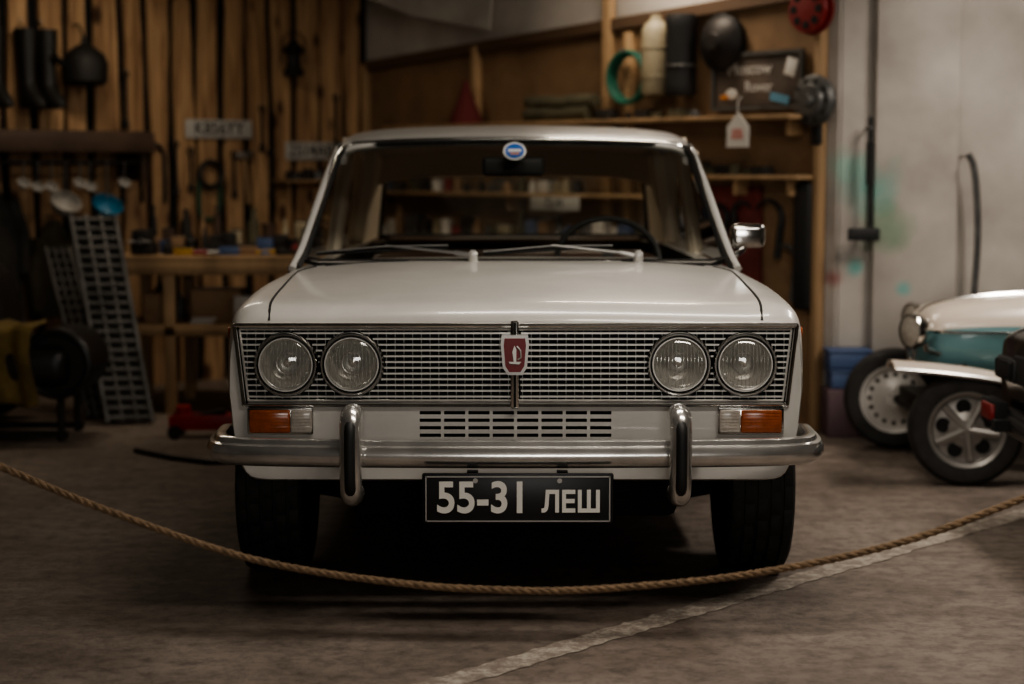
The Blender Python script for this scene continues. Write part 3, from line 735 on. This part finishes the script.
b = MB(); b.box((-2.2, -.20, 1.46), (.95, .34, .05), oldwood, .008); b.box((-2.2, -.37, 1.42), (.95, .03, .11), oldwood, .006); b.box((-1.76, -.18, 1.33), (.04, .3, .25), oldwood, .005); b.box((-2.64, -.18, 1.33), (.04, .3, .25), oldwood, .005)
b.cyl((-2.62, -.33, 1.31), (-1.78, -.33, 1.31), .010, iron)
b.done('tool_rack', M=MW)
def ladle(name, u, mt, r=.05, l=.2, y=-.345):
    b = MB(); z = 1.30; b.tube([(u, y, z + .02), (u, y - .012, z + .012), (u, y - .012, z - .01), (u, y - .004, z - l + .03)], .005, steel, 6)
    M = Matrix.Translation((u, y - .01, z - l)) @ Matrix.Rotation(.7, 4, 'X')
    bm = bmesh.new(); bmesh.ops.create_uvsphere(bm, u_segments=20, v_segments=10, radius=r)
    bmesh.ops.delete(bm, geom=[v for v in bm.verts if v.co.z > .01], context='VERTS'); b.addbm(bm, mt, M); b.torus((u, y - .01, z - l), (0, -math.sin(.7), math.cos(.7)), r, .004, mt, 20, 6)
    b.done(name, M=MW)
palec = mat('enamel_grey', (.34, .325, .30), .35)
ladle('ladle', -2.26, palec, .085, .20); ladle('ladle.001', -2.01, mat('enamel_blue', (.03, .17, .28), .35), .085, .22)
for k, u in enumerate((-2.17, -2.11, -1.90, -2.42, -2.50, -2.34)): ladle('ladle.%03d' % (k + 2), u, palec, .034, .10 + .02 * (k % 2), -.34)
coatm = mat('dark_coat', (.03, .028, .024), .95, var=.5, scale=6); coatg = mat('green_brown_coat', (.05, .042, .025), .95, var=.5)
def coat(name, u, z1, z0, w, mt, M, y=-.16):
    b = MB(); rings = []
    for k in range(14):
        t = k / 13; z = z1 + (z0 - z1) * t; ww = w * (.28 + .72 * min(1, t * 3.2)) * (1 + .12 * t)
        ring = []
        for j in range(32):
            a = 2 * pi * j / 32; fold = 1 + .16 * t * math.sin(a * 7 + u * 5)
            ring.append(Vector((u + ww / 2 * math.cos(a), y + .075 * fold * math.sin(a) * (.5 + .5 * min(1, t * 3)), z + .01 * math.sin(a * 3))))
        rings.append(ring)
    b.loft(rings, mt)
    for sd in (-1, 1):
        b.tube([(u + sd * w * .36, y, z1 - .10), (u + sd * w * .52, y - .02, z1 - .28), (u + sd * w * .50, y - .04, z1 - .5)], [.05, .045, .035], mt, 12)
    b.tube([(u, y, z1), (u, y + .04, z1 + .03), (u, 0, z1 + .03)], .005, steel); b.done(name, M=M)
coat('hanging_coat', -2.62, 1.20, .45, .36, coatm, MW, -.14); coat('hanging_coat.001', -2.22, .98, .45, .28, coatg, MW, -.12)

# ------------------------------------------------------------ workbench
b = MB()
b.box((-1.50, 9.52, .81), (1.14, .66, .035), pine, .004)
b.box((-1.50, 9.205, .765), (1.10, .03, .07), pine, .003); b.box((-1.50, 9.52, .46), (1.10, .6, .025), pine, .003); b.box((-1.50, 9.225, .435), (1.10, .03, .05), pine, .003)
for x in (-1.78, -.98):
    for y in (9.235, 9.80): b.box((x, y, .396), (.06, .05, .79), pine, .004)
b.box((-2.02, 9.80, .396), (.05, .05, .79), pine, .004)
b.done('workbench')
I_ = Matrix.Identity(4)
yellowh = mat('yellow_handle', (.4, .24, .03), .5)
bottles('bench_clutter', I_, -2.0, -1.0, 9.45, .8285, 15, (.06, .20), [dark, iron, steel, card, dark, blued, khaki, grey])
bottles('bench_clutter.001', I_, -2.0, -1.0, 9.66, .8285, 11, (.14, .27), [dark, iron, card, khaki, grey, oldwood, cream])
bottles('bench_clutter.002', I_, -1.84, -1.0, 9.3, .8285, 10, (.03, .09), [steel, redm, yellowh, blued, dark, card])
bottles('bench_clutter.003', I_, -1.95, -1.05, 9.62, .4735, 9, (.12, .24), [card, dark, oldwood, khaki, grey])
b = MB()
for k, (x, y) in enumerate(((-1.68, 9.27), (-1.58, 9.25), (-1.36, 9.27), (-1.2, 9.24))):
    b.cyl((x, y, .842), (x + .13, y + .03, .846), .012, (redm, steel, yellowh, iron)[k], seg=10); b.cyl((x + .13, y + .03, .842), (x + .22, y + .05, .842), .005, steel, seg=8)
b.done('hand_tools')
b = MB(); b.box((-1.55, 9.40, .56), (.26, .24, .17), card, .004); b.box((-1.55, 9.40, .648), (.24, .005, .004), paper); b.box((-1.25, 9.38, .54), (.2, .24, .13), card, .004); b.box((-1.86, 9.38, .55), (.12, .24, .15), card, .004); b.done('cardboard_box')
b = MB()
for k in range(5): b.box((-1.62 + .004 * k, 9.26, .476 + .006 * k), (.12, .03, .005), paper, rot=(0, 0, .02 * k))
b.box((-1.40, 9.262, .545), (.10, .012, .14), paper, .002, rot=(-.1, 0, 0)); b.done('paper_stack')
b = MB(); b.box((-1.93, 9.35, .86), (.12, .14, .06), iron, .01); b.box((-1.93, 9.30, .92), (.09, .05, .08), iron, .008); b.box((-1.93, 9.38, .92), (.09, .05, .08), iron, .008); b.cyl((-1.93, 9.2, .90), (-1.93, 9.4, .90), .014, steel); b.cyl((-1.99, 9.21, .90), (-1.87, 9.21, .90), .006, steel); b.done('bench_vise')

def sandladder(name, p0, p1, w, n=17, mt=dsteel):
    p0 = Vector(p0); p1 = Vector(p1); d = (p1 - p0); sdv = Vector((1, 0.15, 0)).normalized(); b = MB()
    for s_ in (-1, 1):
        b.tube([p0 + sdv * s_ * w / 2, p1 + sdv * s_ * w / 2], .015, mt, 8)
        b.tube([p0 + sdv * s_ * w / 6, p1 + sdv * s_ * w / 6], .012, mt, 6)
    for k in range(n):
        p = p0 + d * ((k + .5) / n)
        b.tube([p - sdv * w / 2, p + sdv * w / 2], .012, mt, 8)
    nv = d.cross(sdv).normalized()
    b.add([p0 - sdv * w / 2 + nv * .012, p0 + sdv * w / 2 + nv * .012, p1 + sdv * w / 2 + nv * .012, p1 - sdv * w / 2 + nv * .012], [(0, 1, 2, 3)], iron)
    b.done(name)
sandladder('sand_ladder', (-1.91, 8.82, .014), (-2.14, 9.10, 1.04), .22, 22)
sandladder('sand_ladder.001', (-2.10, 9.00, .014), (-2.40, 9.40, .86), .12, 18, mat('dark_weathered_steel', (.09, .085, .08), .6, .5, var=.4))

leather = mat('black_leather', (.016, .014, .013), .4); mustard = mat('mustard_cloth', (.20, .14, .045), .95, var=.5, scale=8)
b = MB()
b.box((-2.34, 8.45, .36), (.56, .50, .20), leather, .07, seg=4); b.box((-2.55, 8.60, .58), (.26, .4, .46), leather, .08, rot=(0, -.2, 0), seg=4)
b.cyl((-2.125, 8.26, .37), (-2.125, 8.60, .37), .165, leather, seg=36); b.torus((-2.125, 8.26, .37), (0, 1, 0), .150, .018, leather, 36, 8)
for x in (-2.56, -2.12):
    for y in (8.30, 8.62): b.cyl((x, y, 0.002), (x, y, .28), .018, iron)
b.box((-2.34, 8.30, .03), (.5, .03, .03), iron); b.box((-2.34, 8.62, .03), (.5, .03, .03), iron)
b.done('old_car_seat')
b = MB()
def drape(u, v):
    x = -2.64 + .42 * u; s_ = v * .62
    if s_ < .26: y = 8.48 - s_; z = .53
    else: y = 8.215; z = .53 - (s_ - .26)
    return (x + .02 * math.sin(v * 8), y - .014 * math.sin(u * 22) - .01, z + .012 * math.sin(u * 14 + v * 5) + .012)
b.grid(drape, 30, 20, mustard); o = b.done('mustard_blanket', fixn=False); o.modifiers.new('t', 'SOLIDIFY').thickness = .008
b = MB()
b.lathe([(-.075, .15), (-.09, .2), (-.085, .27), (-.06, .295), (0, .30), (.06, .295), (.085, .27), (.09, .2), (.075, .15), (.06, .145), (-.06, .145), (-.075, .15)], (-2.72, 9.10, .30), (.2, 1, .05), tyre_m, 48)
b.lathe([(-.05, .15), (-.02, .12), (-.02, 0)], (-2.72, 9.10, .30), (.2, 1, .05), iron, 32); b.done('spare_tyre')
b = MB(); redj = mat('jack_red', (.34, .02, .02), .4)
for y in (8.38, 8.50): b.box((-1.46, y, .075), (.34, .012, .07), redj, .004)
b.box((-1.34, 8.44, .07), (.08, .12, .05), redj, .006)
for x in (-1.60, -1.32):
    for y in (8.36, 8.52): b.cyl((x, y - .012, .032), (x, y + .012, .032), .032, iron)
b.box((-1.48, 8.44, .10), (.22, .05, .03), iron, .005, rot=(0, -.2, 0)); b.cyl((-1.57, 8.44, .10), (-1.57, 8.44, .15), .035, redj); b.cyl((-1.36, 8.44, .09), (-1.18, 8.44, .16), .014, redj); b.cyl((-1.47, 8.44, .07), (-1.34, 8.44, .07), .025, steel)
b.done('trolley_jack')
b = MB(); b.tube([(-1.70, 7.95, .012), (-1.5, 7.75, .012), (-1.3, 7.62, .012), (-1.18, 7.66, .012)], .011, black, 8); b.done('floor_cable')
b = MB(); b.box((-1.12, 8.62, .035), (.16, .1, .07), iron, .01); b.box((-1.12, 8.62, .08), (.12, .02, .02), redm, .004); b.done('toolbox')

# ------------------------------------------------------------ right-hand wall items
b = MB(); b.cyl((1.708, 8.50, 1.00), (1.70, 8.50, 1.52), .010, black); b.tube([(1.70, 8.49, 1.40), (1.70, 8.49, 1.20)], .018, black); b.box((1.675, 8.49, .965), (.15, .03, .06), black, .008); b.cyl((1.70, 8.60, 1.47), (1.70, 8.48, 1.47), .006, steel)
b.done('wall_squeegee')
b = MB(); b.tube(catmull([(2.15, 8.44, 1.345), (2.18, 8.44, 1.28), (2.20, 8.44, 1.10), (2.205, 8.44, .9), (2.19, 8.44, .60), (2.17, 8.44, .24)], 6), .016, grey, 8); b.cyl((2.152, 8.44, 1.335), (2.152, 8.60, 1.335), .005, steel); b.done('curved_pipe')
b = MB()
for k in range(2):
    z = .232 + k * .095; b.box((1.62 - .01 * k, 8.50, z + .045), (.20, .17, .088), blued, .008); b.box((1.62 - .01 * k, 8.50, z + .085), (.215, .185, .012), blued, .004)
b.done('plastic_crate')

# ------------------------------------------------------------ microcar
turq = mat('turquoise_paint', (.13, .27, .29), .35, coat=.3); creamp = mat('cream_paint', (.60, .52, .44), .3, coat=.4); rimw = mat('rim_white', (.58, .55, .51), .35, .15); rimg = mat('rim_silver', (.30, .285, .265), .35, .5)
def microcar():
    root = empty('microcar')
    x0, yc = 1.72, 7.62
    st = catmull([(0, .12, .46, .58), (.03, .20, .42, .66), (.12, .25, .40, .705), (.35, .29, .37, .735), (.7, .34, .33, .75), (1.0, .37, .30, .76), (1.3, .37, .30, .74), (1.55, .32, .34, .66), (1.7, .20, .40, .56)], 4)
    rings = []
    for (x, w, zb, zt_) in st:
        ring = []
        for k in range(28):
            a = 2 * pi * k / 28; cx = math.copysign(abs(math.cos(a)) ** .6, math.cos(a)); sz = math.copysign(abs(math.sin(a)) ** .6, math.sin(a))
            ring.append(Vector((x0 + x, yc + w * cx, (zb + zt_) / 2 + (zt_ - zb) / 2 * sz)))
        rings.append(ring)
    b = MB(); b.loft(rings, turq); ci = b.m(creamp)
    for i, f in enumerate(b.f):
        if sum(b.v[k].z for k in f) / len(f) > .595: b.mi[i] = ci
    b.done('body', root)
    b = MB()
    for sd in (-1, 1):
        b.tube([(x0 + x, yc + sd * (w * 1.0 + .002), .600) for (x, w, zb, zt_) in st[4:-4]], .006, chrome, 6)
    b.tube([(x0 + x, yc, zt_ + .003) for (x, w, zb, zt_) in st[4:22]], .008, chrome, 6)
    b.torus((x0 - .002, yc, .54), (1, 0, 0), .09, .008, chrome, 28, 6)
    for k in range(-3, 4): b.box((x0 - .004, yc + k * .024, .54), (.006, .005, .15), chrome)
    for sd in (-1, 1):
        c = Vector((1.650 if sd < 0 else 1.79, yc + sd * .30, .610)); ax = Vector((-1, -.45, .0)).normalized()
        b.lathe([(-.10, 0), (-.095, .025), (-.07, .052), (-.02, .072), (0, .076), (.012, .072), (.014, .066)], c, ax, chrome, 32)
        b.lathe([(.008, .067), (.02, .045), (.025, 0)], c, ax, clearl, 28)
        b.tube([(c.x + .05, c.y, c.z - .03), (c.x + .07, c.y - sd * .03, .53), (x0 + .10, yc + sd * .20, .50)], .012, chrome, 8)
    for sd in (-1, 1): b.tube([(x0 + .72, yc + sd * .30, .73), (x0 + .80, yc + sd * .27, 1.0)], .012, chrome, 8)
    b.tube([(x0 + .80, yc - .27, 1.0), (x0 + .80, yc + .27, 1.0)], .012, chrome, 8)
    b.add([(x0 + .72, yc - .30, .74), (x0 + .72, yc + .30, .74), (x0 + .80, yc + .27, 1.0), (x0 + .80, yc - .27, 1.0)], [(0, 1, 2, 3)], glass)
    b.done('chrome_trim', root)
    b = MB(); b.box((x0 + 1.15, yc, .77), (.30, .5, .08), leather, .03); b.box((x0 + 1.32, yc, .86), (.08, .5, .24), leather, .03); b.torus((x0 + .93, yc - .12, .87), (-.8, 0, .5), .11, .01, black, 28, 6); b.cyl((x0 + .93, yc - .12, .87), (x0 + .75, yc - .12, .76), .012, iron); b.done('seat_and_wheel', root)
    b = MB()
    for (x, y, s_) in ((1.835, 7.14, -1), (1.755, 8.10, -1), (3.05, 7.20, -1), (3.05, 8.04, 1)):
        ax = Vector((-.24 if (x < 2 and y > 8) else (-.12 if x < 2 else 0), -1, 0)).normalized()
        if s_ > 0: ax = -ax
        c = Vector((x, y, .231)); rm = rimw if y > 8 else rimg
        b.lathe([(-.055, .150), (-.062, .175), (-.058, .21), (-.04, .228), (0, .231), (.04, .228), (.058, .21), (.062, .175), (.055, .150)], c, ax, tyre_m, 56)
        b.lathe([(.050, .160), (.060, .154), (.052, .140), (.030, .130), (.030, .085), (.040, .07), (.045, .045), (.050, .04), (.052, 0)], c, ax, rm, 48)
        a1 = ax.orthogonal().normalized(); b1 = ax.cross(a1)
        if y > 8:
            for k in range(16):
                t = 2 * pi * k / 16; p = c + ax * .028 + (a1 * math.cos(t) + b1 * math.sin(t)) * .112; b.cyl(p, p + ax * .006, .010, blackm, seg=10)
        else:
            for k in range(5):
                t = 2 * pi * k / 5 + .3; p = c + ax * .030 + (a1 * math.cos(t) + b1 * math.sin(t)) * .094; b.cyl(p, p + ax * .008, .030, blackm, seg=16)
                q = c + (a1 * math.cos(t + .63) + b1 * math.sin(t + .63)) * .130; b.tube([c + ax * .048, q + ax * .035], .016, rm, 6)
        for k in range(4):
            t = 2 * pi * k / 4; p = c + ax * .050 + (a1 * math.cos(t) + b1 * math.sin(t)) * .028; b.cyl(p, p + ax * .008, .006, chrome, seg=8)
        b.cyl(c - ax * .05, c + ax * .02, .14, blackm, seg=28)
    b.cyl((1.835, 7.14, .231), (1.755, 8.10, .231), .022, iron); b.cyl((3.05, 7.2, .231), (3.05, 8.04, .231), .022, iron)
    b.box((2.5, yc, .30), (1.6, .30, .06), iron, .01)
    b.done('wheels', root)
    b = MB()
    for (cx, cy, P) in ((1.83, 7.15, [(-.30, .510), (-.22, .505), (-.08, .492), (.08, .470), (.24, .43), (.36, .36), (.6, .32)]), (1.86, 8.06, [(-.06, .490), (0, .488), (.08, .475), (.24, .43), (.36, .36), (.6, .32)])):
        pts = catmull(P, 5); rings = []
        for (dx, z) in pts:
            rings.append([Vector((cx + dx, cy + yy, z - .030 * (abs(yy) / .09) ** 3 + off)) for yy, off in [(-.09, 0), (-.06, 0), (0, 0), (.06, 0), (.09, 0), (.09, -.010), (0, -.010), (-.09, -.010)]])
        b.loft(rings, creamp)
        b.tube([(cx + dx, cy - .092, z - .031) for dx, z in pts], .007, chrome_dull, 6)
        b.tube([(cx, cy, .48), (cx + .03, yc + (cy - yc) * .45, .45)], .012, iron, 8)
    b.done('fenders', root)
microcar()

# ------------------------------------------------------------ rope barrier
hemp = mat('hemp_rope', (.24, .16, .095), .9, var=.4, scale=60, bump=.4)
rp = catmull([(-1.75, .84), (-1.45, .67), (-1.208, .565), (-.972, .466), (-.618, .345), (-.264, .287), (0, .270), (.208, .273), (.561, .308), (.915, .382), (1.208, .488), (1.45, .59), (1.75, .74)], 26)
rroot = empty('rope_barrier')
b = MB(); Yr = 4.2; ln = 0; paths = [[], [], []]; prev = None
for i, (x, z) in enumerate(rp):
    p = Vector((x, Yr, z))
    if prev: ln += (p - prev).length
    q = rp[min(i + 1, len(rp) - 1)]; q0 = rp[max(i - 1, 0)]; t = Vector((q[0] - q0[0], 0, q[1] - q0[1])).normalized(); n1 = Vector((0, 1, 0)); n2 = t.cross(n1)
    for s_ in range(3):
        a = ln / .010 * .9 + s_ * 2 * pi / 3; paths[s_].append(p + (n1 * math.cos(a) + n2 * math.sin(a)) * .0046)
    prev = p
for s_ in range(3): b.tube(paths[s_], .0054, hemp, 7)
b.done('rope', rroot)
b = MB()
for (x, z) in ((-1.77, .85), (1.77, .75)):
    b.lathe([(0, 0), (0, .16), (.015, .16), (.03, .14), (.045, .03), (.05, .02), (.86, .02), (.88, .035), (.92, .03), (.935, 0)], (x, Yr, 0), (0, 0, 1), iron, 32)
    b.torus((x, Yr, z), (0, 0, 1), .024, .008, iron, 20, 6)
b.done('posts', rroot)

linem = bpy.data.materials.new('worn_floor_paint'); linem.use_nodes = True
nt = linem.node_tree; N = nt.nodes; L = nt.links; pb = N['Principled BSDF']; pb.inputs['Roughness'].default_value = .7
tc = N.new('ShaderNodeTexCoord'); nz = N.new('ShaderNodeTexNoise'); nz.inputs['Scale'].default_value = 18; nz.inputs['Detail'].default_value = 10; nz.inputs['Roughness'].default_value = .8; L.new(tc.outputs['Object'], nz.inputs['Vector'])
r = N.new('ShaderNodeValToRGB'); e = r.color_ramp.elements; e[0].position = .46; e[0].color = (.20, .165, .138, 1); e[1].position = .60; e[1].color = (.42, .38, .32, 1); L.new(nz.outputs['Fac'], r.inputs[0]); L.new(r.outputs[0], pb.inputs['Base Color'])
b = MB(); A = Vector((-.95, 3.51, 0)); Bp = Vector((3.4, 8.12, 0)); d = (Bp - A).normalized(); nn = Vector((-d.y, d.x, 0)) * .050; nseg = 200; vs = []
for k in range(nseg + 1):
    p = A.lerp(Bp, k / nseg); vs += [p + nn * random.uniform(.78, 1.12) + Vector((0, 0, .002)), p - nn * random.uniform(.78, 1.12) + Vector((0, 0, .002))]
b.add(vs, [(2 * k, 2 * k + 1, 2 * k + 3, 2 * k + 2) for k in range(nseg)], linem); b.done('floor_marking')

# ------------------------------------------------------------ lights
tubem = mat('lamp_tube', (1, 1, 1), .5, emit=(1, .93, .82), estr=6)
def lamp(i, x, y, z, energy, col, sx=1.2, sy=.25, rot=0):
    nm = 'ceiling_lamp' + ('' if i == 0 else '.%03d' % i)
    b = MB(); b.box((0, 0, .05), (sx + .1, .22, .05), palec, .01)
    for yy in (-.05, .05): b.cyl((-sx / 2, yy, .01), (sx / 2, yy, .01), .014, tubem, seg=12)
    for xx in (-sx * .4, sx * .4): b.cyl((xx, 0, .07), (xx, 0, 2.79 - z), .006, steel)
    o = b.done(nm, M=Matrix.Translation((x, y, z)) @ Matrix.Rotation(rot, 4, 'Z'))
    ld = bpy.data.lights.new('lamp_light', 'AREA'); ld.shape = 'RECTANGLE'; ld.size = sx; ld.size_y = sy; ld.energy = energy; ld.color = col
    lo = bpy.data.objects.new('lamp_light', ld); COL.objects.link(lo); lo.parent = o; lo.location = (0, 0, -.02)
lamp(0, 1.05, 3.7, 2.62, 34, (1, .90, .79), 1.6, .3)
lamp(1, .35, 5.2, 2.65, 27, (1, .91, .80), 1.3, .3)
lamp(2, 2.5, 6.9, 2.6, 47, (1, .91, .81), 1.2, .3, pi / 2)
lamp(3, -1.9, 9.0, 2.65, 13.5, (1, .84, .64), 1.0, .3)
lamp(4, .6, 9.0, 2.7, 16, (1, .85, .68), .8, .3)
# made-up window behind the viewer, added to brighten the cabin and car front
b = MB(); wx, wz, ww, wh = .6, 1.65, 2.0, 1.0
b.box((wx, -2.93, wz), (ww, .01, wh), mat('fill_pane_glow', (.8, .85, .9), .3, emit=(.95, .93, .9), estr=1.2))
for s_ in (-1, 0, 1): b.box((wx + s_ * ww / 2, -2.91, wz), (.06, .05, wh + .06), whitem, .005)
for s_ in (-1, 1): b.box((wx, -2.91, wz + s_ * wh / 2), (ww + .06, .05, .06), whitem, .005)
o = b.done('added_fill_window')
ld = bpy.data.lights.new('cabin_fill_light', 'AREA'); ld.shape = 'RECTANGLE'; ld.size = 1.9; ld.size_y = .9; ld.energy = 60; ld.color = (1, .95, .88)  # added fill light shining from the invented window
lo = bpy.data.objects.new('cabin_fill_light', ld); COL.objects.link(lo); lo.matrix_world = Matrix.Translation((wx, -2.88, wz)) @ Matrix.Rotation(pi / 2, 4, 'X'); lo.parent = o
w = bpy.data.worlds.new('world'); S.world = w; w.use_nodes = True
w.node_tree.nodes['Background'].inputs[0].default_value = (.5, .45, .4, 1); w.node_tree.nodes['Background'].inputs[1].default_value = .05

# ------------------------------------------------------------ camera
cd = bpy.data.cameras.new('camera'); cam = bpy.data.objects.new('camera', cd); COL.objects.link(cam)
cd.sensor_width = 36; cd.lens = 62.6
cam.location = (0, 0, 1.28); cam.rotation_euler = (pi / 2 - math.atan(174 / 1780), 0, 0)
cd.dof.use_dof = True; cd.dof.focus_distance = 5.02; cd.dof.aperture_fstop = 1.7
S.camera = cam
try:
    S.view_settings.view_transform = 'AgX'; S.view_settings.look = 'AgX - Medium High Contrast'
except Exception: pass
S.view_settings.exposure = -0.05
